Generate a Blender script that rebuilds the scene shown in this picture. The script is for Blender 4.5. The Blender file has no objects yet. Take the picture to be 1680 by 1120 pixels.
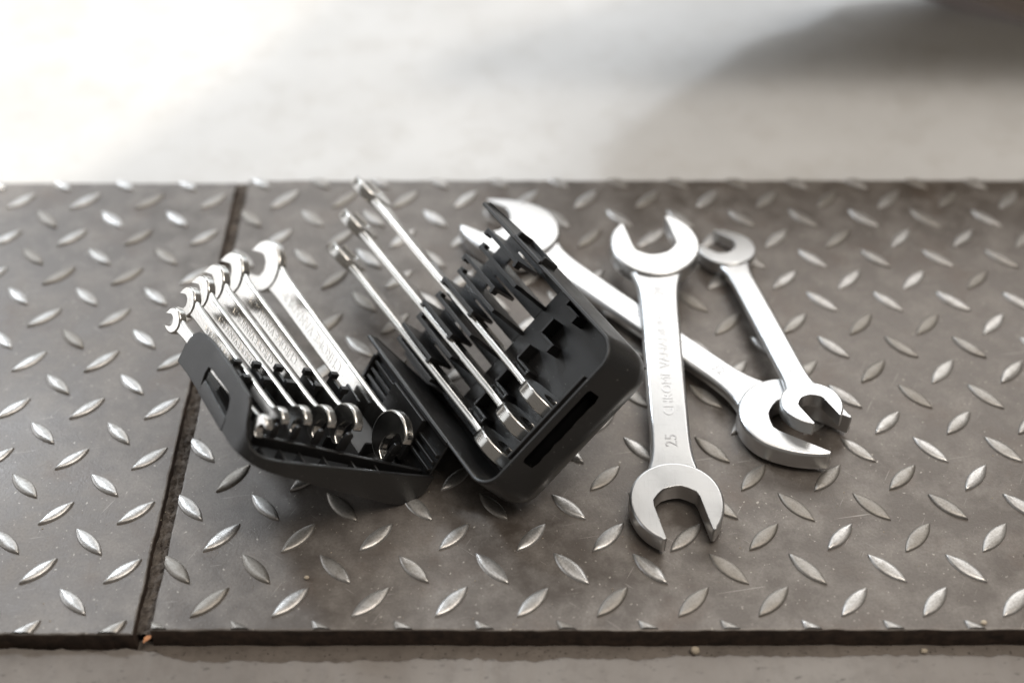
import bpy, bmesh, math, random
from mathutils import Vector, Matrix
random.seed(7)
S = bpy.context.scene
COL = S.collection
PI = math.pi
R_ = math.radians

# ------------------------------------------------------------------ camera
FPX, PITCH, ROLL, YAW = 2255.7, 0.77192, 0.00184, 0.00295
CAM = Vector((-0.01154, -0.39898, 0.56882))
cd = bpy.data.cameras.new('camera')
co = bpy.data.objects.new('camera', cd); COL.objects.link(co); S.camera = co
cd.sensor_width = 36.0
cd.lens = FPX / 1680 * 36
cd.clip_start = 0.02; cd.clip_end = 60
fw = Vector((math.sin(YAW) * math.cos(PITCH), math.cos(YAW) * math.cos(PITCH), -math.sin(PITCH)))
rt = Vector((math.cos(YAW), -math.sin(YAW), 0)); up = rt.cross(fw)
r2 = math.cos(ROLL) * rt + math.sin(ROLL) * up
u2 = -math.sin(ROLL) * rt + math.cos(ROLL) * up
mw = Matrix.Identity(4)
for i in range(3):
    mw[i][0] = r2[i]; mw[i][1] = u2[i]; mw[i][2] = -fw[i]; mw[i][3] = CAM[i]
co.matrix_world = mw
cd.dof.use_dof = True
cd.dof.focus_distance = 0.722
cd.dof.aperture_fstop = 2.7
cd.dof.aperture_blades = 9

# ------------------------------------------------------------------ world and lamps
w = bpy.data.worlds.new('World'); S.world = w; w.use_nodes = True
bgn = w.node_tree.nodes['Background']
bgn.inputs['Color'].default_value = (1.0, 0.93, 0.85, 1)
bgn.inputs['Strength'].default_value = 0.2


def area(name, loc, tgt, sx, sy, power, col, shape='RECTANGLE'):
    l = bpy.data.lights.new(name, 'AREA'); l.shape = shape; l.size = sx
    if shape in ('RECTANGLE', 'ELLIPSE'): l.size_y = sy
    l.energy = power; l.color = col
    o = bpy.data.objects.new(name, l); COL.objects.link(o)
    o.location = loc
    o.rotation_euler = (Vector(tgt) - Vector(loc)).to_track_quat('-Z', 'Y').to_euler()
    return o


# wide daylight opening behind, added key and fill lights, sunlit patch on the left
area('overhead_light_field', (0.2, 0.35, 2.3), (0.2, 0.351, 0.0), 2.2, 1.6, 15, (1.0, 0.94, 0.86))  # soft overhead fill, added in place of stronger ambient light
area('front_right_fill', (0.7, -0.25, 2.0), (0.25, 0.4, 0.0), 1.0, 0.8, 24, (1.0, 0.92, 0.82))  # added fill that brightens the shaded floor under the corner panel
area('warm_sheen_light', (0.85, 2.5, 2.0), (0.1, 0.2, 0.0), 2.2, 1.2, 24, (1.0, 0.94, 0.87))  # added light for warm sheen on the right plate and loose wrenches
area('daylight_opening', (0.0, 3.0, 1.5), (0.0, 0.3, 0.1), 4.2, 2.6, 52, (0.88, 0.95, 1.0))
area('left_low_fill', (-2.1, 0.45, 0.30), (-0.13, 0.1, 0.05), 1.6, 0.56, 9.5, (0.95, 0.97, 1.0))  # added low fill that brightens the side wall of the case
area('left_high_fill', (-2.2, 0.75, 1.25), (-0.05, 0.15, 0.05), 1.4, 0.8, 4.5, (0.93, 0.97, 1.0))  # added upper fill for bright tops on the chrome wrenches
area('shadow_key_light', (-1.9, 2.25, 2.6), (0.0, 0.3, 0.0), 0.36, 0.36, 51, (0.84, 0.92, 1.0))  # small key light added to give the floor shadow a clear edge
sl = bpy.data.lights.new('sun_patch_lamp', 'SPOT')
sl.energy = 215; sl.color = (1.0, 0.90, 0.76); sl.spot_size = R_(77.3); sl.spot_blend = 0.014; sl.shadow_soft_size = 0.02
so = bpy.data.objects.new('sun_patch_lamp', sl); COL.objects.link(so)
so.location = (-1.926, 1.515, 2.5)

S.view_settings.view_transform = 'Standard'
S.view_settings.look = 'None'
S.view_settings.exposure = 0.0
S.view_settings.gamma = 1.0
S.render.engine = 'CYCLES'
S.cycles.max_bounces = 8
S.cycles.use_denoising = True
S.cycles.sample_clamp_indirect = 6.0


# ------------------------------------------------------------------ materials
class NT:
    def __init__(s, name):
        s.m = bpy.data.materials.new(name); s.m.use_nodes = True
        s.t = s.m.node_tree; s.b = s.t.nodes['Principled BSDF']

    def n(s, typ, **kw):
        nd = s.t.nodes.new(typ)
        for k, v in kw.items(): setattr(nd, k, v)
        return nd

    def l(s, a, b): s.t.links.new(a, b)

    def coord(s, kind='Object', scale=1.0):
        tc = s.n('ShaderNodeTexCoord')
        mp = s.n('ShaderNodeMapping')
        sc = scale if isinstance(scale, tuple) else (scale,) * 3
        mp.inputs['Scale'].default_value = sc
        s.l(tc.outputs[kind], mp.inputs['Vector'])
        return mp.outputs['Vector']

    def geo(s, scale=1.0):
        g = s.n('ShaderNodeNewGeometry'); mp = s.n('ShaderNodeMapping')
        sc = scale if isinstance(scale, tuple) else (scale,) * 3
        mp.inputs['Scale'].default_value = sc
        s.l(g.outputs['Position'], mp.inputs['Vector'])
        return mp.outputs['Vector']

    def noise(s, vec, scale, detail=4, rough=0.55):
        nd = s.n('ShaderNodeTexNoise')
        nd.inputs['Scale'].default_value = scale; nd.inputs['Detail'].default_value = detail
        nd.inputs['Roughness'].default_value = rough
        s.l(vec, nd.inputs['Vector'])
        return nd.outputs['Fac']

    def ramp(s, fac, stops):
        r = s.n('ShaderNodeValToRGB'); e = r.color_ramp.elements
        while len(e) < len(stops): e.new(0.5)
        for i, (p, c) in enumerate(stops):
            e[i].position = p
            e[i].color = c if len(c) == 4 else (*c, 1)
        s.l(fac, r.inputs['Fac'])
        return r.outputs['Color']

    def mix(s, fac, a, b, mode='MIX'):
        m = s.n('ShaderNodeMix', data_type='RGBA', blend_type=mode)
        for sock, v in ((m.inputs[0], fac), (m.inputs[6], a), (m.inputs[7], b)):
            if hasattr(v, 'is_linked') or hasattr(v, 'links'): s.l(v, sock)
            elif isinstance(v, (int, float)): sock.default_value = v
            else: sock.default_value = (*v, 1) if len(v) == 3 else v
        return m.outputs[2]

    def bump(s, h, strength, dist=0.001):
        b = s.n('ShaderNodeBump'); b.inputs['Strength'].default_value = strength
        b.inputs['Distance'].default_value = dist
        s.l(h, b.inputs['Height']); s.l(b.outputs['Normal'], s.b.inputs['Normal'])
        return b

    def set(s, **kw):
        for k, v in kw.items():
            k = {'base': 'Base Color', 'rough': 'Roughness', 'metal': 'Metallic', 'spec': 'Specular IOR Level'}[k]
            if hasattr(v, 'links'): s.l(v, s.b.inputs[k])
            else: s.b.inputs[k].default_value = v if isinstance(v, (int, float)) else (*v, 1)
        return s


def val(c):
    return (c, c, c, 1)


# dark rolled steel of the plates: brownish, dusty, worn
P = NT('plate_steel'); v = P.geo()
big = P.noise(v, 9, 5); mid = P.noise(v, 48, 6, 0.62); fine = P.noise(v, 700, 3, 0.7); dots = P.noise(v, 420, 2, 0.5)
rust = P.noise(v, 21, 6, 0.65)


def scratches(P, ang, sc, seed):
    g = P.n('ShaderNodeNewGeometry'); mp = P.n('ShaderNodeMapping')
    mp.inputs['Rotation'].default_value = (0, 0, ang); mp.inputs['Location'].default_value = (seed, seed * 0.7, 0)
    P.l(g.outputs['Position'], mp.inputs['Vector'])
    m2 = P.n('ShaderNodeMapping'); m2.inputs['Scale'].default_value = (1.0, 0.035, 1.0); P.l(mp.outputs['Vector'], m2.inputs['Vector'])
    return P.noise(m2.outputs['Vector'], sc, 2, 0.5)


c = P.mix(P.ramp(big, [(0.35, val(0)), (0.68, val(1))]), (0.066, 0.052, 0.042), (0.118, 0.103, 0.092))
c = P.mix(P.ramp(mid, [(0.42, val(0)), (0.70, val(0.85))]), c, (0.205, 0.185, 0.167))
c = P.mix(P.ramp(rust, [(0.54, val(0)), (0.70, val(0.6))]), c, (0.085, 0.058, 0.042))
c = P.mix(P.ramp(fine, [(0.35, val(0.35)), (0.6, val(0))]), c, (0.05, 0.038, 0.03))
for ang, sc, sd in ((0.5, 900, 1.0), (-0.9, 1100, 3.0), (1.4, 800, 6.0)):
    c = P.mix(P.ramp(scratches(P, ang, sc, sd), [(0.715, val(0)), (0.76, val(0.5))]), c, (0.36, 0.335, 0.31))
c = P.mix(P.ramp(dots, [(0.69, val(0)), (0.73, val(0.8))]), c, (0.38, 0.35, 0.31))
P.set(base=c, metal=0.32, rough=P.ramp(P.mix(0.5, mid, big), [(0.36, val(0.33)), (0.64, val(0.56))]), spec=0.9)
P.bump(P.mix(0.5, fine, mid), 0.3, 0.0007)
MAT_PLATE = P.m

# worn tops of the raised lugs
P = NT('worn_lug_steel'); v = P.geo()
oi = P.n('ShaderNodeObjectInfo')
big = P.noise(v, 16, 3); fine = P.noise(v, 900, 4, 0.7); mid = P.noise(v, 170, 4)
dull = P.ramp(P.mix(0.5, big, oi.outputs['Random']), [(0.40, val(0)), (0.66, val(1))])
c = P.mix(dull, (0.47, 0.46, 0.45), (0.26, 0.242, 0.22))
c = P.mix(P.ramp(mid, [(0.45, val(0)), (0.75, val(0.55))]), c, (0.20, 0.18, 0.155))
c = P.mix(P.ramp(fine, [(0.3, val(0.5)), (0.55, val(0))]), c, (0.12, 0.105, 0.09))
P.set(base=c, metal=0.75, rough=P.mix(dull, val(0.33), val(0.48)), spec=0.5)
P.bump(fine, 0.25, 0.0004)
MAT_LUG = P.m

# dirt in the joint
P = NT('joint_dirt'); v = P.geo()
n1 = P.noise(v, 260, 5, 0.7); n2 = P.noise(v, 60, 3)
c = P.mix(P.ramp(n1, [(0.4, val(0)), (0.7, val(1))]), (0.055, 0.044, 0.037), (0.17, 0.145, 0.125))
P.set(base=c, rough=0.9); P.bump(n1, 0.7, 0.002)
MAT_DIRT = P.m

P = NT('rusty_edge'); v = P.geo()
n1 = P.noise(v, 120, 6, 0.7)
c = P.mix(P.ramp(n1, [(0.35, val(0)), (0.72, val(1))]), (0.022, 0.014, 0.010), (0.085, 0.055, 0.040))
P.set(base=c, rough=0.75, metal=0.2); P.bump(n1, 0.4, 0.001)
MAT_EDGE = P.m


def concrete(name, a, b, stain, rough, sc=1.0, pits=True):
    P = NT(name); v = P.geo()
    n1 = P.noise(v, 5 * sc, 6, 0.6); n2 = P.noise(v, 34 * sc, 6, 0.65); n3 = P.noise(P.geo((1, 2.4, 1)), 85 * sc, 4, 0.6)
    n4 = P.noise(v, 520, 3)
    c = P.mix(P.ramp(n1, [(0.35, val(0)), (0.68, val(1))]), a, b)
    c = P.mix(P.ramp(n2, [(0.48, val(0)), (0.74, val(0.55))]), c, stain)
    if pits:
        c = P.mix(P.ramp(n3, [(0.62, val(0)), (0.70, val(0.75))]), c, tuple(x * 0.55 for x in stain))
    P.set(base=c, rough=rough, spec=0.45)
    P.bump(P.mix(0.5, n2, n4), 0.2, 0.001)
    return P.m


MAT_FLOOR = concrete('pale_floor', (0.51, 0.507, 0.503), (0.60, 0.60, 0.60), (0.44, 0.425, 0.405), 0.42, 1.0, False)
MAT_KERB = concrete('worn_concrete', (0.16, 0.14, 0.124), (0.21, 0.19, 0.172), (0.12, 0.104, 0.092), 0.7, 2.0, True)
MAT_LEDGE = concrete('dirty_ledge', (0.10, 0.083, 0.07), (0.16, 0.135, 0.115), (0.06, 0.045, 0.036), 0.6, 4.0, True)


def steel(name, base, r0, r1, grain=600):
    P = NT(name); v = P.coord('Object')
    n1 = P.noise(v, grain, 3, 0.6); n2 = P.noise(v, 40, 4)
    n3 = P.noise(P.coord('Object', (0.03, 1, 1)), 1500, 2, 0.5); n4 = P.noise(P.coord('Object', (1, 0.05, 1)), 900, 2, 0.5)
    c = P.mix(P.ramp(n3, [(0.62, val(0)), (0.72, val(0.22))]), base, tuple(x * 0.6 for x in base))
    c = P.mix(P.ramp(n4, [(0.68, val(0)), (0.74, val(0.25))]), c, tuple(x * 0.55 for x in base))
    c = P.mix(P.ramp(n2, [(0.5, val(0)), (0.75, val(0.25))]), c, tuple(x * k for x, k in zip(base, (0.82, 0.79, 0.75))))
    P.set(base=c, metal=1.0, rough=P.ramp(n2, [(0.3, val(r0)), (0.7, val(r1))]))
    P.bump(n1, 0.10, 0.0003)
    return P.m


MAT_SATIN = steel('satin_chrome', (0.60, 0.605, 0.61), 0.26, 0.34)
MAT_CHROME = steel('bright_chrome', (0.56, 0.545, 0.52), 0.17, 0.25)
MAT_MARK = steel('stamped_steel', (0.60, 0.60, 0.61), 0.33, 0.45)
MAT_SIZE = steel('stamped_size', (0.42, 0.42, 0.43), 0.35, 0.5)

P = NT('black_plastic'); v = P.coord('Object')
n1 = P.noise(v, 900, 3, 0.6); n2 = P.noise(v, 60, 4); n3 = P.noise(v, 500, 2, 0.5)
c = P.mix(P.ramp(n3, [(0.70, val(0)), (0.74, val(0.5))]), (0.008, 0.0078, 0.0079), (0.13, 0.125, 0.12))
P.set(base=c, rough=P.ramp(n2, [(0.3, val(0.33)), (0.7, val(0.44))]), spec=0.65)
P.bump(n1, 0.12, 0.0003)
MAT_PLASTIC = P.m


def plain(name, col, rough=0.6, metal=0.0):
    P = NT(name); v = P.geo(); n1 = P.noise(v, 300, 4)
    c = P.mix(n1, tuple(x * 0.8 for x in col), tuple(min(1, x * 1.2) for x in col))
    P.set(base=c, rough=rough, metal=metal); return P.m


MAT_STONE = plain('pale_stone', (0.42, 0.36, 0.28), 0.9)
MAT_LEAF = plain('dry_leaf', (0.45, 0.20, 0.09), 0.8)
MAT_CREAM = plain('cream_paint', (0.76, 0.71, 0.62), 0.4)
MAT_GREYTRIM = plain('grey_trim', (0.46, 0.41, 0.40), 0.5)
MAT_STRAW = plain('dry_straw', (0.33, 0.27, 0.17), 0.9)


# ------------------------------------------------------------------ helpers
def link(o, parent=None):
    COL.objects.link(o)
    if parent is not None: o.parent = parent
    return o


def mesh_obj(name, verts, faces, mat, parent=None, smooth=False, wn=False, bevel=0.0, segs=2, angle=None):
    me = bpy.data.meshes.new(name)
    me.from_pydata([tuple(p) for p in verts], [], faces)
    me.validate()
    bm = bmesh.new(); bm.from_mesh(me); bmesh.ops.recalc_face_normals(bm, faces=bm.faces[:]); bm.to_mesh(me); bm.free()
    if mat: me.materials.append(mat)
    o = bpy.data.objects.new(name, me); link(o, parent)
    finish(o, smooth, wn, bevel, segs)
    return o


def finish(o, smooth=False, wn=False, bevel=0.0, segs=2):
    if smooth or bevel:
        for p in o.data.polygons: p.use_smooth = True
    if bevel:
        m = o.modifiers.new('bevel', 'BEVEL'); m.width = bevel; m.segments = segs; m.limit_method = 'ANGLE'
        m.angle_limit = R_(35); m.use_clamp_overlap = True
    if wn or bevel:
        m = o.modifiers.new('wn', 'WEIGHTED_NORMAL'); m.weight = 80; m.keep_sharp = True


class MB:
    def __init__(s): s.v = []; s.f = []

    def add(s, vs, fs):
        k = len(s.v); s.v += [Vector(p) for p in vs]; s.f += [tuple(i + k for i in f) for f in fs]; return s

    def hexa(s, p8):
        return s.add(p8, [(0, 3, 2, 1), (4, 5, 6, 7), (0, 1, 5, 4), (1, 2, 6, 5), (2, 3, 7, 6), (3, 0, 4, 7)])

    def box(s, a0, a1, b0, b1, c0, c1):
        return s.hexa([(a0, b0, c0), (a1, b0, c0), (a1, b1, c0), (a0, b1, c0), (a0, b0, c1), (a1, b0, c1), (a1, b1, c1), (a0, b1, c1)])

    def prism(s, poly, d0, d1, axes='abd'):
        """extrude 2-D polygon between d0 and d1; axes: which coordinates polygon x,y and depth use"""
        n = len(poly)
        def P3(x, y, d):
            r = [0, 0, 0]
            for ch, q in zip(axes, (x, y, d)): r['abc'.index(ch)] = q
            return tuple(r)
        vs = [P3(x, y, d0) for x, y in poly] + [P3(x, y, d1) for x, y in poly]
        fs = [tuple(range(n)), tuple(range(2 * n - 1, n - 1, -1))] + [(i, (i + 1) % n, n + (i + 1) % n, n + i) for i in range(n)]
        return s.add(vs, fs)

    def build(s, name, mat, parent=None, bevel=0.0, segs=2, scale=0.001, smooth=False):
        return mesh_obj(name, [p * scale for p in s.v], s.f, mat, parent, bevel=bevel, segs=segs, smooth=smooth)


def thing(name, label, cat, loc=(0, 0, 0), mat3=None, group=None):
    o = bpy.data.objects.new(name, None); o.empty_display_size = 0.02; link(o)
    m = mat3.to_4x4() if mat3 else Matrix.Identity(4)
    m.translation = Vector(loc); o.matrix_world = m
    o['label'] = label; o['category'] = cat
    if group: o['group'] = group
    return o


def tag(o, label=None, cat=None, group=None, kind=None):
    for k, q in (('label', label), ('category', cat), ('group', group), ('kind', kind)):
        if q: o[k] = q
    return o


def boolean_cut(o, cutters):
    """subtract cutter meshes and bake the result"""
    for cobj in cutters:
        m = o.modifiers.new('cut', 'BOOLEAN'); m.operation = 'DIFFERENCE'; m.object = cobj; m.solver = 'EXACT'
    bpy.context.view_layer.update()
    dg = bpy.context.evaluated_depsgraph_get()
    me = bpy.data.meshes.new_from_object(o.evaluated_get(dg))
    o.modifiers.clear(); o.data = me
    for cobj in cutters: bpy.data.objects.remove(cobj, do_unlink=True)
    return o


# ------------------------------------------------------------------ setting: floors, ledge, plates
def sheet(name, x0, x1, y0, y1, z, mat, nx=1, ny=1, label=None):
    vs = [(x0 + (x1 - x0) * i / nx, y0 + (y1 - y0) * j / ny, z) for j in range(ny + 1) for i in range(nx + 1)]
    fs = [(j * (nx + 1) + i, j * (nx + 1) + i + 1, (j + 1) * (nx + 1) + i + 1, (j + 1) * (nx + 1) + i) for j in range(ny) for i in range(nx)]
    o = mesh_obj(name, vs, fs, mat); o['kind'] = 'structure'
    return o


sheet('trench_bed', -0.9, 0.9, -0.06, 0.36, -0.0165, MAT_DIRT)

jg = sheet('ground', -0.1960, -0.1855, -0.0145, 0.3435, -0.0058, MAT_DIRT, 4, 120)
for q in jg.data.vertices:
    q.co.z += 0.0013 * (math.sin(q.co.y * 310 + q.co.x * 900) * math.sin(q.co.y * 127) + 0.5 * math.sin(q.co.x * 2100 + q.co.y * 733))

# far floor, its front face drops into the trench
FB = 0.3452
mb = MB()
prof = [(FB, -0.030), (FB, -0.0085), (FB + 0.0015, -0.007), (3.0, -0.007)]
vs = []; fs = []
for i, (y, z) in enumerate(prof): vs += [(-2.6, y, z), (2.6, y, z)]
for i in range(len(prof) - 1): fs.append((2 * i, 2 * i + 1, 2 * i + 3, 2 * i + 2))
fl = mesh_obj('floor', vs, fs, MAT_FLOOR, smooth=False); fl['kind'] = 'structure'

# near ledge and the chipped concrete in front of it
sheet('ledge', -0.9, 0.9, -0.036, -0.013, -0.0136, MAT_LEDGE, 1, 1)


def hsh(i, k=0):
    return (math.sin(i * 12.9898 + k * 78.233) * 43758.5453) % 1.0


def smooth_noise(x, k):
    i = math.floor(x); f = x - i; f = f * f * (3 - 2 * f)
    return hsh(i, k) * (1 - f) + hsh(i + 1, k) * f


vs = []; fs = []; N = 700
for i in range(N + 1):
    x = -0.45 + 0.95 * i / N
    right = 1 / (1 + math.exp(-(x + 0.182) / 0.004))
    e = -0.0215 * (1 - right) + (-0.0268) * right
    e -= 0.0022 * math.exp(-((x + 0.105) / 0.045) ** 2) * right - 0.0018 * max(0, min(1, (x - 0.05) / 0.05))
    e += 0.0026 * (smooth_noise(x * 70, 1) - 0.5) + 0.0016 * (smooth_noise(x * 260, 2) - 0.5) + 0.0007 * (smooth_noise(x * 900, 3) - 0.5)
    for (y, z) in ((e, -0.0150), (e - 0.0004, -0.0088), (e - 0.0016, -0.0078), (-0.06, -0.0075), (-1.2, -0.0075)):
        vs.append((x, y, z))
for i in range(N):
    for k in range(4): fs.append((i * 5 + k, (i + 1) * 5 + k, (i + 1) * 5 + k + 1, i * 5 + k + 1))
kb = mesh_obj('floor', vs, fs, MAT_KERB, smooth=True); kb['kind'] = 'structure'

PT = 0.0128


def lug_mesh(name, ang, sx=1.0, sy=1.0, L=0.0245, W=0.0078, H=0.0017, clip=None):
    """lens-shaped lug: sloped flanks, softly crowned top"""
    n = 14
    hl, hw = L / 2, W / 2
    Rr = (hl * hl + hw * hw) / (2 * hw)

    def half(t, s):
        x = -hl + 2 * hl * t
        return x, (math.sqrt(max(0, Rr * Rr - x * x)) - (Rr - hw)) * s
    bm = bmesh.new()
    levels = [(1.10, -0.0006), (1.03, 0.00015), (0.955, 0.0008), (0.84, 0.00125), (0.6, 0.00152), (0.3, H)]
    rings = []
    ca, sa = math.cos(ang), math.sin(ang)
    for sc, z in levels:
        ring = []
        pts = [half(i / n, 1) for i in range(n + 1)] + [half(i / n, -1) for i in range(n - 1, 0, -1)]
        for x, y in pts:
            x *= (1 + (sc - 1) * 0.35); y *= sc
            ring.append(bm.verts.new(((x * ca - y * sa) * sx, (x * sa + y * ca) * sy, z)))
        rings.append(ring)
    for a, b in zip(rings, rings[1:]):
        for i in range(len(a)):
            bm.faces.new((a[i], a[(i + 1) % len(a)], b[(i + 1) % len(a)], b[i]))
    bm.faces.new(rings[-1])
    if clip:
        for (pt, nrm) in clip:
            g = bm.verts[:] + bm.edges[:] + bm.faces[:]
            res = bmesh.ops.bisect_plane(bm, geom=g, plane_co=pt, plane_no=nrm, clear_outer=True)
            ed = [e for e in res['geom_cut'] if isinstance(e, bmesh.types.BMEdge)]
            if ed: bmesh.ops.edgenet_fill(bm, edges=ed)
    bmesh.ops.recalc_face_normals(bm, faces=bm.faces[:])
    if not bm.faces: bm.free(); return None
    me = bpy.data.meshes.new(name); bm.to_mesh(me); bm.free()
    for p in me.polygons: p.use_smooth = True
    me.set_sharp_from_angle(angle=R_(50))
    me.materials.append(MAT_LUG)
    return me


def plate(label, x0, x1, y0, y1, px, py, ox, oy, xmin, xmax, rot=0.0):
    root = thing('tread_plate', label, 'tread plate', (0, 0, 0), None)
    # slab whose cut edges wander a little, with a small worn bevel
    per = []
    nx, ny = 260, 160
    for i in range(nx): per.append((x0 + (x1 - x0) * i / nx, y0, 0, -1))
    for i in range(ny): per.append((x1, y0 + (y1 - y0) * i / ny, 1, 0))
    for i in range(nx): per.append((x1 - (x1 - x0) * i / nx, y1, 0, 1))
    for i in range(ny): per.append((x0, y1 - (y1 - y0) * i / ny, -1, 0))
    n = len(per); vs = []; fs = []
    for lev, (ins, z) in enumerate([(0.0, -PT), (0.0, -0.0007), (0.0003, -0.0002), (0.0009, 0.0)]):
        for i, (x, y, ax, ay) in enumerate(per):
            q = (x + y) * 1.0
            wob = 0.0005 * (smooth_noise(q * 38, 11) - 0.5) + 0.0005 * (smooth_noise(q * 160, 12) - 0.5) + 0.0004 * max(0, smooth_noise(q * 420, 13) - 0.7) * 3
            k = ins * (0.6 + 0.9 * smooth_noise(q * 230, 14)) + wob
            vs.append((x - ax * k, y - ay * k, z))
    for k in range(3):
        for i in range(n): fs.append((n * k + i, n * k + (i + 1) % n, n * k + n + (i + 1) % n, n * k + n + i))
    fs.append(tuple(range(3 * n, 4 * n))); fs.append(tuple(range(n - 1, -1, -1)))
    sl_ = mesh_obj('plate_sheet', vs, fs, MAT_PLATE, root)
    sl_.data.materials.append(MAT_EDGE)
    for p in sl_.data.polygons:
        if abs(p.normal.z) < 0.3: p.material_index = 1
    base = {}
    for d in (0, 1):
        base[d] = lug_mesh('tread_lug', R_(47) if d == 0 else R_(-47), 1.0, py / px * 1.0 if py != px else 1.0)
    j = 0
    for d in (0, 1):
        for iy in range(-2, 14):
            for ix in range(-14, 16):
                x = ox + (ix + 0.5 * d) * px; y = oy + (iy + 0.5 * d) * py
                if x < xmin or x > xmax or y < y0 - 0.009 or y > y1 + 0.009 or x < x0 - 0.009 or x > x1 + 0.009: continue
                me = base[d]
                clip = []
                m = 0.0105
                if y - m < y0: clip.append(((0, y0 + 0.0006 - y, 0), (0, -1, 0)))
                if y + m > y1: clip.append(((0, y1 - 0.0006 - y, 0), (0, 1, 0)))
                if x - m < x0: clip.append(((x0 + 0.0006 - x, 0, 0), (-1, 0, 0)))
                if x + m > x1: clip.append(((x1 - 0.0006 - x, 0, 0), (1, 0, 0)))
                if clip:
                    me = lug_mesh('tread_lug', R_(47) if d == 0 else R_(-47), 1.0, py / px, clip=clip)
                    if me is None: continue
                o = bpy.data.objects.new('tread_lug', me); link(o, root)
                o.location = (x + random.uniform(-1, 1) * 0.0003, y + (0 if clip else random.uniform(-1, 1) * 0.0003), 0)
                if not clip:
                    o.rotation_euler.z = random.gauss(0, 0.025); q = random.gauss(1, 0.03); o.scale = (q, q, random.uniform(0.75, 1.08))
    return root


plate('large brown steel tread plate that carries the open case and the three loose wrenches', -0.1868, 0.62, -0.0165, 0.3412, 0.04, 0.04, 0.0, 0.0, -0.2, 0.43)
plate('smaller greyer tread plate left of the joint, partly under the left half of the case', -0.60, -0.1946, -0.0188, 0.3380, 0.0422, 0.03742, -0.2495, 0.0187, -0.46, -0.19)


# ------------------------------------------------------------------ wrenches
def loft(outline, inset, t, segs=4, rz=None):
    """closed outline -> solid of thickness t whose rims are rounded by per-vertex inset"""
    n = len(outline)
    nrm = []
    for i in range(n):
        a = Vector(outline[i - 1]); b = Vector(outline[i]); c = Vector(outline[(i + 1) % n])
        e1 = (b - a).normalized(); e2 = (c - b).normalized()
        q = Vector((e1.y, -e1.x)) + Vector((e2.y, -e2.x))
        q = q.normalized() if q.length > 1e-6 else Vector((e1.y, -e1.x))
        nrm.append(q)
    area2 = sum(outline[i][0] * outline[(i + 1) % n][1] - outline[(i + 1) % n][0] * outline[i][1] for i in range(n))
    sg = 1 if area2 > 0 else -1
    mx = max(inset)
    rz = rz or mx
    lv = []
    for k in range(segs + 1):
        f = k / segs * PI / 2
        lv.append((1 - math.cos(f), -t / 2 + rz * (1 - math.sin(f))))
    lv = [(1 - math.sin(PI / 2 * k / segs), -t / 2 + rz * (1 - math.cos(PI / 2 * k / segs))) for k in range(segs + 1)]
    lv = lv + [(i, -z) for i, z in reversed(lv)]
    vs = []; fs = []
    for ins, z in lv:
        for (x, y), q, b in zip(outline, nrm, inset):
            vs.append((x - q.x * sg * b * ins, y - q.y * sg * b * ins, z))
    for k in range(len(lv) - 1):
        for i in range(n): fs.append((k * n + i, k * n + (i + 1) % n, (k + 1) * n + (i + 1) % n, (k + 1) * n + i))
    fs.append(tuple(range(n - 1, -1, -1))); k = (len(lv) - 1) * n
    fs.append(tuple(range(k, k + n)))
    return vs, fs


def bez(p0, p1, p2, n):
    out = []
    for i in range(1, n):
        t = i / n
        out.append(tuple((1 - t) ** 2 * a + 2 * t * (1 - t) * b + t * t * c for a, b, c in zip(p0, p1, p2)))
    return out


def head_outline(J, R, tl=0.9, deep=0.0):
    """open jaw facing +x; tl = tip reach, deep = how far the throat floor is moved towards the mouth (both in R)"""
    h = J / 2
    To = (tl * 0.95 * R, h + 0.13 * R); To2 = (tl * R, h + 0.075 * R); Ti = (tl * 0.985 * R, h)
    up_ = [(Ti, 0.3), (To2, 0.5), (To, 1.0)]
    pc_ = (R * math.cos(R_(92)), R * math.sin(R_(92)))
    up_ += [(p, 1.0) for p in bez(To, (0.52 * R, 0.99 * R), pc_, 9)]
    arc = [((R * math.cos(R_(a)), R * math.sin(R_(a))), 1.0) for a in range(92, 269, 6)]
    lo_ = [((p[0], -p[1]), f) for p, f in reversed(up_)]
    d = deep * R
    inner = [(0.02 * R + d, -h), (-0.11 * R + d, -0.47 * J), (-0.24 * R + d, -0.33 * J), (-0.325 * R + d, -0.20 * J), (-0.345 * R + d, -0.07 * J),
             (-0.345 * R + d, 0.07 * J), (-0.325 * R + d, 0.20 * J), (-0.24 * R + d, 0.33 * J), (-0.11 * R + d, 0.47 * J), (0.02 * R + d, h)]
    return up_ + arc + lo_ + [(p, 0.3) for p in inner]


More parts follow.
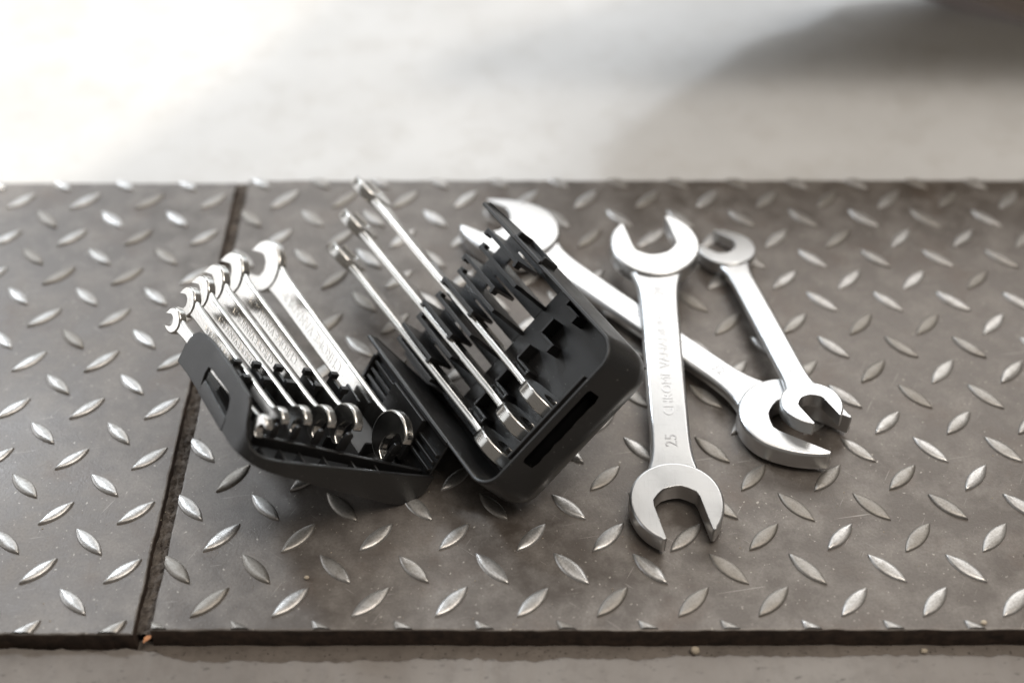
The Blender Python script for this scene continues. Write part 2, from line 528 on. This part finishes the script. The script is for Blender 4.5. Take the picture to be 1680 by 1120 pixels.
def make_wrench(root, L, h1, h2, w1, w2, th, mat, rim=1.2, flare=1.0):
    """h = (jaw, radius, angle offset deg, thickness). x from head 1 to head 2, z = face normal (mm)"""
    for k, hd in enumerate((h1, h2)):
        J, R, ang, t = hd[:4]
        ol = head_outline(J, R, *hd[4:])
        vs, fs = loft([p for p, f in ol], [f * rim for p, f in ol], t, 4)
        a = R_(180 + ang) if k == 0 else R_(ang)
        ox = 0 if k == 0 else L
        ca, sa = math.cos(a), math.sin(a)
        vs = [((x * ca - y * sa + ox) / 1000, (x * sa + y * ca) / 1000, z / 1000) for x, y, z in vs]
        mesh_obj('jaw_head', vs, fs, mat, root, smooth=True, wn=True)
    x0, x1 = h1[1] * 0.45, L - h2[1] * 0.45
    n = 40; top = []
    for i in range(n + 1):
        x = x0 + (x1 - x0) * i / n
        hw = (w1 + (w2 - w1) * i / n) / 2
        hw += flare * (0.71 * h1[1] - w1 / 2) * math.exp(-((x - x0) / (h1[1] * 0.52)) ** 1.5) + flare * (0.71 * h2[1] - w2 / 2) * math.exp(-((x1 - x) / (h2[1] * 0.52)) ** 1.5)
        top.append((x, hw))
    ol = top + [(x, -y) for x, y in reversed(top)]
    vs, fs = loft(ol, [min(th * 0.42, 2.4)] * len(ol), th, 5, th * 0.40)
    h = mesh_obj('handle', [(x / 1000, y / 1000, z / 1000) for x, y, z in vs], fs, mat, root, smooth=True, wn=True)
    return h


def text_on(root, name, body, size, x, y, z, rot=0.0, sx=1.0, depth=0.22, mat=None, spacing=1.0):
    cu = bpy.data.curves.new(name, 'FONT'); cu.body = body; cu.size = size / 1000; cu.extrude = depth / 1000
    cu.align_x = 'CENTER'; cu.align_y = 'CENTER'; cu.space_character = spacing; cu.resolution_u = 3
    tmp = bpy.data.objects.new(name, cu); COL.objects.link(tmp)
    bpy.context.view_layer.update()
    me = bpy.data.meshes.new_from_object(tmp.evaluated_get(bpy.context.evaluated_depsgraph_get()))
    bpy.data.objects.remove(tmp, do_unlink=True)
    me.transform(Matrix.Translation((x / 1000, y / 1000, z / 1000)) @ Matrix.Rotation(rot, 4, 'Z') @ Matrix.Diagonal((sx, 1, 1, 1)))
    me.materials.clear(); me.materials.append(mat or (MAT_SIZE if name == 'size_marking' else MAT_MARK))
    o = bpy.data.objects.new(name, me); link(o, root)
    return o


def frame_from(p1, p2, zhint):
    x = (Vector(p2) - Vector(p1)); L = x.length; x.normalize()
    z = Vector(zhint); z = (z - x * z.dot(x)).normalized(); y = z.cross(x)
    m = Matrix((x, y, z)).transposed()
    return m, L * 1000


# three loose wrenches on the plate  (positions in mm)
def loose(p1, p2, label, h1, h2, w1, w2, th, rim):
    p1 = Vector(p1) / 1000; p2 = Vector(p2) / 1000
    m, L = frame_from(p1, p2, (0, 0, 1))
    r = thing('open_end_wrench', label, 'wrench', p1, m, 'loose open end wrenches lying on the tread plate')
    make_wrench(r, L, h1, h2, w1, w2, th, MAT_SATIN, rim)
    return r, L


rD, L = loose((141.5, 113.5, 8.7), (-7.5, 272.0, 8.7), 'large satin wrench marked 32, lying diagonally, rear end hidden behind the raised black case', (28.0, 27.5, 16, 13, 1.13), (29, 28.0, 15, 13, 1.12, 0.6), 17.5, 17.5, 7.6, 2.2)
text_on(rD, 'size_marking', '32', 8.5, 50, 0, 3.8, PI)
text_on(rD, 'lettering', 'CHROME VANADIUM', 6.6, L / 2 + 6, 0, 3.8, PI, 1.15)

rV, L = loose((75.1, 53.5, 8.9), (77.8, 246.0, 19.4), 'widest straight wrench marked 25, laid across the diagonal wrench with a jaw towards the viewer', (24.5, 24.6, 14, 11.5), (27.5, 27.0, 15, 11.5, 0.82), 21.5, 22.8, 7.2, 1.6)
text_on(rV, 'size_marking', '25', 9.0, 41, -0.3, 3.6, 0)
text_on(rV, 'lettering', 'CHROME VANADIUM', 8.0, 96, -0.3, 3.6, 0, 0.98)
text_on(rV, 'size_marking', '28', 9.0, 154, -0.3, 3.6, 0)

rS, L = loose((153.0, 113.0, 20.0), (125.0, 258.0, 6.9), 'narrowest loose wrench, its near jaw resting on the front end of the diagonal wrench', (15.5, 16.8, 13, 8.5), (18.0, 17.6, 36, 8.5, 1.0, 0.12), 15.2, 14.6, 5.2, 1.1)
text_on(rS, 'size_marking', '17', 5.6, 27, 0, 2.6, 0)
text_on(rS, 'lettering', 'CHROME VANADIUM', 4.4, 72, 0, 2.6, 0, 1.1)

# ------------------------------------------------------------------ the folding wrench case
H0 = Vector((-0.0451, 0.0808, 0.0313)); PHI, AL, AR = 0.5321, 0.6134, 0.6845
U = Vector((math.sin(PHI), -math.cos(PHI), 0)); Sd = Vector((math.cos(PHI), math.sin(PHI), 0)); Z = Vector((0, 0, 1))
WR = Sd * math.cos(AR) + Z * math.sin(AR); NR = -Sd * math.sin(AR) + Z * math.cos(AR)
WL = -Sd * math.cos(AL) + Z * math.sin(AL); NL = Sd * math.sin(AL) + Z * math.cos(AL)
case = thing('wrench_case', 'open black plastic folding wrench case standing on its spine on the tread plate', 'tool case', H0)


def half_frame(W, Nn):
    m = Matrix((U, W, Nn)).transposed().to_4x4()
    return m          # columns a, b, c


def place(o, m):
    o.matrix_local = m
    return o


ML = half_frame(WL, NL); MR = half_frame(WR, NR)


def strip_wall(path, thick):
    """path: list of (a, b, ctop, cbot); wall of given thickness on the inner side (left of travel)"""
    n = len(path); vs = []; fs = []
    for i, (a, b, t, c0) in enumerate(path):
        p = path[max(0, i - 1)]; q = path[min(n - 1, i + 1)]
        d = Vector((q[0] - p[0], q[1] - p[1])).normalized(); nn = Vector((d.y, -d.x))
        ia, ib = a + nn.x * thick, b + nn.y * thick
        vs += [(a, b, c0), (a, b, t), (ia, ib, t), (ia, ib, c0)]
    for i in range(n - 1):
        for k in range(4): fs.append((4 * i + k, 4 * i + (k + 1) % 4, 4 * i + 4 + (k + 1) % 4, 4 * i + 4 + k))
    fs.append((0, 1, 2, 3)); e = 4 * (n - 1); fs.append((e + 3, e + 2, e + 1, e))
    return vs, fs


# ---- left half
def lfloor(b): return -45.0 + 0.165 * b


path = [(-84, 109.5, -17, -30), (-82.5, 109.5, -11, -30), (-79, 109.5, -7.2, -29.5), (-74, 109.5, -5, -29), (-67, 109.5, -3.6, -28.6), (-57, 109.5, -2.6, -28.4),
        (-45, 109.5, -2.1, -28.3), (-32, 109.5, -2, -28.3), (-22, 109.5, -2.2, -28.2), (-19, 109.5, -3.2, -28.2), (-16, 109.5, -7, -28.1), (-13, 109.3, -12.5, -28),
        (-9.5, 108.6, -17.5, -27.8), (-6, 107.2, -20.2, -27.6), (-3, 104.8, -21.4, -27.8), (-1, 101.5, -21.8, -28.3), (0.2, 97, -21.8, -29), (1, 88, -21.8, -30.5),
        (1.6, 70, -21.9, -33.4), (2.2, 50, -22, -36.7), (2.8, 30, -22.1, -40), (3.2, 16, -22.2, -42), (3.3, 8, -22.2, -42.0), (3.4, 2, -22.2, -39.5), (3.4, -2, -22.2, -35), (3.4, -3.5, -22.2, -30)]
vs, fs = strip_wall(path, -2.2)
left = mesh_obj('case_half', [Vector(p) / 1000 for p in vs], fs, MAT_PLASTIC, case)
place(left, ML)
# window in the side wall
cut = MB().prism([(-58.5, -14.2), (-55, -13.2), (-36, -12.0), (-32.5, -13), (-30, -17), (-29, -22), (-29.5, -25.4), (-33, -26), (-54, -26), (-57.5, -24), (-59, -18)], 100, 115, 'acb').build('cutter', None, case)
place(cut, ML); bpy.context.view_layer.update()
boolean_cut(left, [cut])
finish(left, bevel=0.0007, segs=2)
# floor of the left half (sloping), hinge-side wall, back lip
fb = MB()
fb.hexa([(-84, 109, lfloor(109) + 0.2), (0, 105, lfloor(105) + 0.2), (3, 14, -43.4), (-84, 14, -43.4), (-84, 109, lfloor(109) + 2), (0, 105, lfloor(105) + 2), (3, 14, -41.3), (-84, 14, -41.3)])
fb.hexa([(-84, 14, -43.4), (3, 14, -43.4), (3, -2.5, -34), (-84, -2.5, -34), (-84, 15, -41.3), (3, 15, -41.3), (3, 0.2, -33), (-84, 0.2, -33)])
o = fb.build('case_floor', MAT_PLASTIC, left, bevel=0.0008)

hw = MB()
hw.box(-76, 3.4, -2.8, -1.2, -36, 0)             # wall at the hinge
hw.box(-76, 3.4, -1.4, 0.9, -2.2, 0.0)           # its top edge
hw.box(-50, -17, -1.4, 3.2, -30, -2.4)           # flat block between the grooves
hw.box(-76, -74, -1.4, 2.6, -34, -2.4)
hw.build('hinge_wall', MAT_PLASTIC, left, bevel=0.0004)
for c in (-6.0, -10.6, -15.2, -20):
    rb = MB(); rb.box(-74, -50.1, -1.4, 1.3, c - 1.0, c + 1.0)
    rb.build('hinge_rib', MAT_PLASTIC, left, bevel=0.0004)
    if c < -8:
        rb = MB(); rb.box(-16.9, 2.6, -1.4, 1.3, c - 1.0, c + 1.0); rb.build('hinge_rib', MAT_PLASTIC, left, bevel=0.0004)

# support bar with a peg for each jaw
bar = MB()
bar.hexa([(-12.6, 105, -23), (-10.2, 105, -23), (-2.0, -1, -30), (-4.4, -1, -30), (-12.6, 105, -17.0), (-10.2, 105, -17.0), (-2.0, -1, -24.5), (-4.4, -1, -24.5)])
bar.build('support_bar', MAT_PLASTIC, left, bevel=0.0004)
for b in (100, 88.5, 77, 62.5, 45, 30):
    f = (105 - b) / 106
    mb = MB(); mb.box(-10.4 + 8.2 * f, 1.0, b - 0.7, b + 0.7, lfloor(b) + 1.5, -22.6 - 3 * f)
    mb.build('compartment_rib', MAT_PLASTIC, left, bevel=0.0003)
for (a, b, c, hgt, wd) in ((-12.0, 105.2, -17.0, 6.5, 3.2), (-12.0, 94.6, -17.0, 7.2, 3.4), (-11.6, 82.8, -17.4, 7.8, 3.7), (-10.6, 69.2, -18.2, 8.6, 4.2), (-9.4, 52.4, -19.5, 10.5, 5.0), (-8.0, 20.0, -23.6, 12, 5.6)):
    mb = MB()
    mb.prism([(b - wd / 2, c - 1), (b + wd / 2, c - 1), (b + wd / 2, c + hgt * 0.6), (b + wd * 0.3, c + hgt * 0.9), (b - wd * 0.1, c + hgt), (b - wd / 2, c + hgt * 0.85)], a - 1.1, a + 1.1, 'bca')
    mb.build('peg', MAT_PLASTIC, left, bevel=0.0004)
# divider clips at the far end of the left half
for b in (98, 86, 72.2, 54, 36.6, 18.6):
    f0 = lfloor(b) + 1
    mb = MB()
    mb.prism([(-60, f0), (-44.5, f0), (-44.5, -7.6), (-47.3, -7.6), (-47.3, -10.5), (-57, -10.5), (-57, -7.6), (-60, -7.6)], b - 0.9, b + 0.9, 'acb')
    mb.box(-60.0, -57.0, b - 2.4, b + 2.4, -10.6, -7.4)
    mb.box(-47.5, -44.4, b - 2.2, b + 2.2, -10.6, -7.5)
    mb.build('divider_clip', MAT_PLASTIC, left, bevel=0.0003)
for b, a0, a1 in ((88.4, -60, -41), (75.2, -60.5, -41), (60.6, -64, -44), (43.0, -71, -44), (26.0, -57, -42)):
    f0 = lfloor(b) + 1
    mb = MB(); mb.prism([(a0, f0), (a1, f0), (a1, -12.4), (a0, -12.0)], b - 0.7, b + 0.7, 'acb')
    mb.build('divider_blade', MAT_PLASTIC, left, bevel=0.0003)
# low cross ribs on the floor
mb = MB()
mb.box(-33, -31.5, 30, 43, -38.5, -30); mb.box(-33, -31.5, 3, 16, -42, -32)
mb.build('floor_rib', MAT_PLASTIC, left, bevel=0.0003)
# latch tab standing in the lower part of the window
mb = MB()
mb.prism([(-57.5, -28.8), (-26, -28.8), (-27.2, -21.4), (-56.6, -20.2)], 108.2, 112.0, 'acb')
mb.build('latch_tab', MAT_PLASTIC, left, bevel=0.0008)
mb = MB()
mb.prism([(-85.5, -17.5), (-83, -15.5), (-82, -29.8), (-84.5, -30.2)], 108.6, 111.4, 'acb')
mb.build('edge_lip', MAT_PLASTIC, left, bevel=0.0006)

# ---- right half : wall profile swept round three sides
def rounded_path(r):
    """outer rim line: far hinge corner -> near end -> far right corner; (point, outward normal)"""
    b0, b1, a1 = -1.4, 99.6, 42.0
    pts = []
    for i in range(9): pts.append(((-90 + (a1 - r + 90) * i / 8, b0), (0, -1)))
    for i in range(1, 12):
        t = -PI / 2 + (PI / 2) * i / 12
        pts.append(((a1 - r + r * math.cos(t), b0 + r + r * math.sin(t)), (math.cos(t), math.sin(t))))
    for i in range(9): pts.append(((a1, b0 + r + (b1 - b0 - 2 * r) * i / 8), (1, 0)))
    for i in range(1, 12):
        t = (PI / 2) * i / 12
        pts.append(((a1 - r + r * math.cos(t), b1 - r + r * math.sin(t)), (math.cos(t), math.sin(t))))
    for i in range(9): pts.append(((a1 - r - (a1 - r + 92) * i / 8, b1), (0, 1)))
    return pts


rp = rounded_path(13)
prof = [(-4.0, -38.2), (-0.4, -37.0), (2.2, -34.0), (4.3, -29), (5.6, -25.5), (5.9, -23.5), (5.5, -21), (3.4, -12), (0.7, -2.2), (0.2, -0.7), (-0.5, 0.0), (-1.4, 0.0), (-2.0, -0.5), (-2.3, -1.8), (-2.2, -20), (-3.0, -33), (-6.0, -36.0), (-10, -36.2), (-10, -38.2)]
vs = []; fs = []; m = len(prof)
for (pa, pb), (na, nb) in rp:
    side = 0.35 if (nb == -1) else 1.0
    for off, c in prof:
        k = off * ((0.3 + 0.7 * na * na) if off > 0 else 1.0)
        if pa < -52: c = max(c, -4.0 - 34 * max(0.0, (pa + 92) / 40.0)); k = max(k, -2.6)
        vs.append((pa + na * k, pb + nb * k, c))
for i in range(len(rp) - 1):
    for k in range(m): fs.append((i * m + k, i * m + (k + 1) % m, (i + 1) * m + (k + 1) % m, (i + 1) * m + k))
fs.append(tuple(range(m))); fs.append(tuple(range((len(rp) - 1) * m + m - 1, (len(rp) - 1) * m - 1, -1)))
right = mesh_obj('case_half', [Vector(p) / 1000 for p in vs], fs, MAT_PLASTIC, case)
place(right, MR)
mb = MB()
pl_ = [(24, -5.0), (25.5, -3.9), (72.5, -3.9), (74, -5.0), (74, -11.3)]
for i in range(1, 12):
    b = 74 - (74 - 24) * i / 12
    pl_.append((b, -11.6 - (0.5 if i % 2 else 0.0) - 0.4 * hsh(i, 4)))
pl_ += [(24, -11.3)]
mb.prism(pl_, 36, 60, 'bca')
cut = mb.build('cutter', None, case); place(cut, MR); bpy.context.view_layer.update()
boolean_cut(right, [cut])
finish(right, smooth=True)
right.data.set_sharp_from_angle(angle=R_(40))
# dark backing of the end slot : inner wall
mb = MB(); mb.box(35.6, 37.2, 20, 77, -30, -1.5); mb.build('slot_backing', MAT_PLASTIC, right, bevel=0.0004)

# floor with long windows beneath each wrench slot
SL = [(9.2, 16.6), (26.2, 34.2), (42.5, 51.6), (61.0, 69.5), (79.3, 88.5)]
fbm = MB(); zt, zb = -34.6, -36.6
fbm.box(-37.5, 37.5, -0.5, 98, zb, zt)
edges = [-0.5]
for e0, e1 in SL: edges += [e0 + 0.9, e1 + 1.6]
edges.append(98)
for i in range(0, len(edges), 2): fbm.box(-92, -37.5, edges[i], edges[i + 1], zb, zt)
for e0, e1 in SL: fbm.box(-92, -80, e0 + 0.9, e1 + 1.6, zb, zt)
fbm.build('case_floor', MAT_PLASTIC, right, bevel=0.0003)
for (e0, e1) in SL:
    mb = MB()
    mb.prism([(-84, -34.7), (-35.5, -34.7), (-43.0, -19.5), (-44.3, -17.5), (-44.3, -12.0), (-83.6, -12.0), (-84, -12.6)], e0 - 1.15, e0 + 1.15, 'acb')
    mb.box(-84.0, -81.0, e0 + 0.8, e0 + 3.0, -17, -12.6)
    mb.build('divider_plate', MAT_PLASTIC, right, bevel=0.0003)
    mb = MB()
    mb.prism([(-88, -34.7), (-57.5, -34.7), (-55.0, -19.0), (-54.6, -12.0), (-88.0, -12.0)], e1 - 1.15, e1 + 1.15, 'acb')
    mb.box(-57.0, -54.5, e1 - 3.2, e1 - 0.8, -17.2, -12.3)
    mb.box(-88.2, -85.5, e1 - 3.0, e1 - 0.8, -17.6, -12.4)
    mb.build('divider_plate', MAT_PLASTIC, right, bevel=0.0003)
# second row: low cradle walls
for b0, b1 in ((71, 81), (52, 62), (34.5, 43.5), (17, 27)):
    mb = MB()
    mb.box(-21.4, -19.8, b0, b1, -34.7, -25.0)
    mb.box(-21.4, -9.0, b0 - 1.2, b0 + 0.4, -34.7, -26.5)
    mb.box(-10.2, -8.6, b0 - 5.0, b0, -34.7, -25.4)
    mb.build('cradle_rib', MAT_PLASTIC, right, bevel=0.0003)
mb = MB(); mb.box(-22, -20.2, 91, 95.6, -34.7, -25); mb.box(-11, -9.4, 86.5, 91.2, -34.7, -25.2); mb.box(-22, -9.4, 90.6, 92, -34.7, -26.5)
mb.build('cradle_rib', MAT_PLASTIC, right, bevel=0.0003)
# latch loop on the outer side wall
mb = MB()
mb.prism([(-58, -0.2), (-58, -13.0), (-32, -13.0), (-32, -0.2), (-33.8, -0.2), (-33.8, -11.4), (-56.2, -11.4), (-56.2, -0.2)], 98.8, 103.4, 'acb')
mb.build('latch_loop', MAT_PLASTIC, right, bevel=0.0005)
mb = MB(); mb.box(-58, -32, 98.2, 100.4, -2.0, 1.3)
mb.build('latch_bar', MAT_PLASTIC, right, bevel=0.0005)

# ------------------------------------------------------------------ wrenches held in the case
def held(M, near, far, W, label, h1, h2, w1, w2, th, rim, group, jaw_sign):
    f = lambda p: H0 + (M.to_3x3() @ (Vector(p) / 1000))
    p1, p2 = f(near), f(far)
    m, L = frame_from(p1, p2, W)
    r = thing('open_end_wrench', label, 'wrench', p1, m, group)
    make_wrench(r, L, h1, h2, w1, w2, th, MAT_CHROME, rim, 0.55)
    return r, L, m


gl = 'open end wrenches standing in the left half of the case'
gr = 'open end wrenches standing in the right half of the case'
ordl = ['smallest chrome wrench, farthest left in the case against the side wall with the window',
        'second smallest chrome wrench in the left half of the case, next to the smallest one',
        'third chrome wrench from the left side wall in the left half of the case',
        'fourth chrome wrench from the left side wall in the left half of the case',
        'fifth chrome wrench from the left side wall, just left of the empty slot',
        'largest chrome wrench in the left half of the case, nearest the hinge']
ln = [(-8.5, 105.6, -10), (-14.2, 93.8, -10), (-15.5, 80.5, -10), (-15.8, 66.6, -10), (-17.0, 50.4, -10.5), (-13.4, 20.6, -12.3)]
lf = [(-102, 111.0, -17.5), (-122.9, 93.8, -17.7), (-135.1, 80.5, -18), (-147.2, 66.6, -17.9), (-159.4, 50.0, -16.4), (-174, 20.3, -15.1)]
rn = [6.0, 7.0, 8.2, 9.4, 11.3, 14.2]; rf = [7.0, 8.4, 9.8, 11.3, 12.9, 15.8]
for i in range(6):
    r, L, m = held(ML, ln[i], lf[i], WL, ordl[i], (rn[i] * 1.22, rn[i], -26, 3.6 + 0.16 * rn[i], 0.62, 0.30), (rf[i] * 0.86, rf[i], 24, 3.6 + 0.16 * rf[i], 0.95, 0.22),
                   rn[i] * 0.95, rf[i] * 0.98, 2.6 + 0.11 * rn[i], 0.9 + 0.03 * rn[i], gl, 1)
    for zz, rot in ((1, 0),):
        text_on(r, 'lettering', 'CHROME VANADIUM', rn[i] * 0.62, L * 0.60, 0, (2.6 + 0.11 * rn[i]) / 2, 0, 0.9, 0.2, MAT_CHROME)

ordr = ['chrome wrench standing in the slot of the right half nearest the hinge',
        'middle one of the three chrome wrenches in the right half of the case',
        'longest chrome wrench in the right half of the case, beside the two empty slots']
rnr = [(13.5, 12.8, -22.5), (13.4, 30.6, -22.5), (15.0, 48.0, -22.5)]
rfr = [(-157, 13.6, -14), (-171, 31, -16.5), (-187.5, 48.4, -22)]
for i in range(3):
    Rn = 14.4 + 0.5 * i; Rf = 12.6 + 0.4 * i
    r, L, m = held(MR, rnr[i], rfr[i], WR, ordr[i], (Rn * 0.92, Rn, 14, 7.6, 0.96, 0.2), (Rf * 0.98, Rf, 20, 6.6), 12.5 + 0.4 * i, 11.5 + 0.4 * i, 4.5, 1.3, gr, -1)

# ------------------------------------------------------------------ panel in the top right corner (unseen body shaped to throw the big soft shadow)
pts = [((0.46, 0.526), 0.001), ((0.425, 0.538), 0.003), ((0.39, 0.546), 0.009), ((0.35, 0.550), 0.022), ((0.30, 0.546), 0.034), ((0.25, 0.536), 0.043), ((0.208, 0.518), 0.052), ((0.155, 0.490), 0.066), ((0.109, 0.452), 0.080), ((0.07, 0.405), 0.093), ((0.05, 0.36), 0.105), ((0.065, 0.338), 0.115), ((0.12, 0.330), 0.124), ((0.25, 0.328), 0.13), ((0.45, 0.328), 0.13), ((0.9, 0.328), 0.13)]
LP = Vector((-1.9, 2.25, 2.6))  # key light position; panel edge is traced back from the wanted shadow outline
MAT_CREAM2 = MAT_CREAM


def edge3():
    out = []
    for (x, y), z in pts:
        g = Vector((x, y, -0.007)); d = (LP - g); out.append(g + d * ((z) / d.z))
    return out


ed = edge3()
print('panel edge', [tuple(round(q, 3) for q in p) for p in ed])
# smooth resample
def cat(P0, n=6):
    out = []
    for i in range(len(P0) - 1):
        p0 = P0[max(0, i - 1)]; p1 = P0[i]; p2 = P0[i + 1]; p3 = P0[min(len(P0) - 1, i + 2)]
        for k in range(n):
            t = k / n
            out.append(0.5 * ((2 * p1) + (p2 - p0) * t + (2 * p0 - 5 * p1 + 4 * p2 - p3) * t * t + (3 * p1 - p0 - 3 * p2 + p3) * t ** 3))
    out.append(P0[-1]); return out


ed = cat(ed)
pan = thing('shadow_panel', 'cream panel with a grey edge strip just showing in the top right corner, unseen body shaped to cast the floor shadow', 'cover', (0.43, 0.54, -0.007))
off = Vector((0.43, 0.54, -0.007))
vs = []; fs = []; n = len(ed)
tang = [(ed[min(n - 1, i + 1)] - ed[max(0, i - 1)]).normalized() for i in range(n)]
inw = []
for i in range(n):
    q = Vector((1.1, 0.80, 0.06)) - ed[i]; q -= tang[i] * q.dot(tang[i]); inw.append(q.normalized())


def ribbon(i, k0, k1, th):
    pass


def sheet_between(off0, off1, thick, name, mat):
    vs = []; fs = []
    for i in range(n):
        a = ed[i] + inw[i] * off0; b = ed[i] + inw[i] * off1
        nn = tang[i].cross(inw[i]).normalized()
        for q in (a, b): vs += [q - off, q - off + nn * thick]
    for i in range(n - 1):
        A = [4 * i + k for k in range(4)]; B = [4 * i + 4 + k for k in range(4)]
        fs += [(A[0], B[0], B[2], A[2]), (A[1], A[3], B[3], B[1]), (A[0], A[1], B[1], B[0]), (A[2], B[2], B[3], A[3])]
    return mesh_obj(name, vs, fs, mat, pan, smooth=False)


sheet_between(0.0, 0.019, 0.02, 'edge_strip', MAT_GREYTRIM)
# body behind the strip : fan from the strip to a far upper point, thick, an unseen shadow caster
vs = []; fs = []
hub = Vector((1.1, 0.80, 0.06))
for i in range(n):
    a = ed[i] + inw[i] * 0.019; nn = tang[i].cross(inw[i]).normalized()
    b = hub + (a - hub) * 0.25
    for q in (a, b): vs += [q - off + nn * 0.004, q - off + nn * 0.03]
for i in range(n - 1):
    A = [4 * i + k for k in range(4)]; B = [4 * i + 4 + k for k in range(4)]
    fs += [(A[0], B[0], B[2], A[2]), (A[1], A[3], B[3], B[1]), (A[0], A[1], B[1], B[0]), (A[2], B[2], B[3], A[3])]
mesh_obj('shadow_body', vs, fs, MAT_CREAM, pan, smooth=False)

# ------------------------------------------------------------------ small litter
def pebble(x, y, z, r, label, mat=MAT_STONE, flat=0.7):
    bm = bmesh.new(); bmesh.ops.create_icosphere(bm, subdivisions=2, radius=r)
    for q in bm.verts:
        k = 1 + 0.35 * (hsh(q.co.x * 900 + q.co.y * 350, 5) - 0.5)
        q.co = Vector((q.co.x * k * 1.2, q.co.y * k, q.co.z * k * flat))
    me = bpy.data.meshes.new('pebble'); bm.to_mesh(me); bm.free(); me.materials.append(mat)
    for p in me.polygons: p.use_smooth = True
    o = bpy.data.objects.new('pebble', me); link(o); o.location = (x, y, z + r * flat * 0.8)
    tag(o, label, 'pebble')
    return o


pebble(0.0800, -0.0205, -0.0136, 0.0019, 'pale pebble on the ledge in front of the plate, below the wrench marked 25', flat=1.2)
pebble(0.1930, -0.0200, -0.0136, 0.0015, 'small grey pebble on the ledge near the right end of the front edge')
pebble(-0.1135, 0.0145, 0.0, 0.0011, 'tiny grey pebble on the large plate right of the joint', flat=0.9)
pebble(0.2210, -0.0125, 0.0, 0.0013, 'small pale pebble lying by the front edge at the far right')


def blade(name, pts, wd, mat, label, cat):
    vs = []; fs = []
    for i, p in enumerate(pts):
        p = Vector(p) / 1000; q = Vector(pts[min(i + 1, len(pts) - 1)]) / 1000; o_ = Vector(pts[max(0, i - 1)]) / 1000
        d = (q - o_).normalized(); s = d.cross(Vector((0, 0, 1))).normalized() * wd[i] / 2000
        n_ = Vector((0, 0, 0.00025))
        vs += [p - s, p + s, p + s + n_, p - s + n_]
    for i in range(len(pts) - 1):
        for k in range(4): fs.append((4 * i + k, 4 * i + (k + 1) % 4, 4 * i + 4 + (k + 1) % 4, 4 * i + 4 + k))
    fs.append((3, 2, 1, 0)); e = 4 * (len(pts) - 1); fs.append((e, e + 1, e + 2, e + 3))
    o = mesh_obj(name, vs, fs, mat); tag(o, label, cat); return o


blade('leaf_fragment', [(-190.5, -19.5, -6), (-189.4, -18, -5.2), (-188.2, -16.5, -5.4), (-187.4, -15.2, -6.2)], [0.6, 2.4, 2.6, 0.5], MAT_LEAF, 'orange leaf scrap at the front end of the joint between the plates', 'leaf scrap')
blade('straw', [(-190.6, -13, -8.5), (-190.0, -5, -8), (-190.2, 4, -8.2), (-189.2, 9, -8.8)], [0.5, 0.6, 0.5, 0.3], MAT_STRAW, 'thin dry straw lying in the joint between the plates', 'straw')

# loose grit : uncountable
gv = []; gf = []
rg = random.Random(3)
def grit(x, y, z, r):
    k = len(gv)
    for dx, dy, dz in ((1, 0, 0.1), (-0.2, 0.9, 0), (-0.9, -0.3, 0.1), (0.1, -0.8, 0), (0, 0, 0.9)):
        gv.append((x + dx * r * rg.uniform(0.6, 1.2), y + dy * r * rg.uniform(0.6, 1.2), z + dz * r))
    gf.extend([(k + a, k + b, k + 4) for a, b in ((0, 1), (1, 2), (2, 3), (3, 0))]); gf.append((k + 3, k + 2, k + 1, k))
for _ in range(330):
    grit(rg.uniform(-0.27, 0.28), rg.uniform(-0.014, 0.2), 0.0001, rg.choice((0.0002, 0.00025, 0.0003, 0.0003, 0.0005)))
go = mesh_obj('grit', gv, gf, MAT_STONE); go['kind'] = 'stuff'
gv, gf = [], []
for _ in range(420):
    grit(-0.1907 + rg.gauss(0.0008, 0.0019), rg.uniform(-0.02, 0.33), -0.0060, rg.uniform(0.0003, 0.0010))
for _ in range(150):
    grit(rg.uniform(-0.25, 0.25), rg.uniform(-0.0235, -0.017), -0.0135, rg.uniform(0.0002, 0.0007))
go = mesh_obj('grit', gv, gf, MAT_DIRT); go['kind'] = 'stuff'
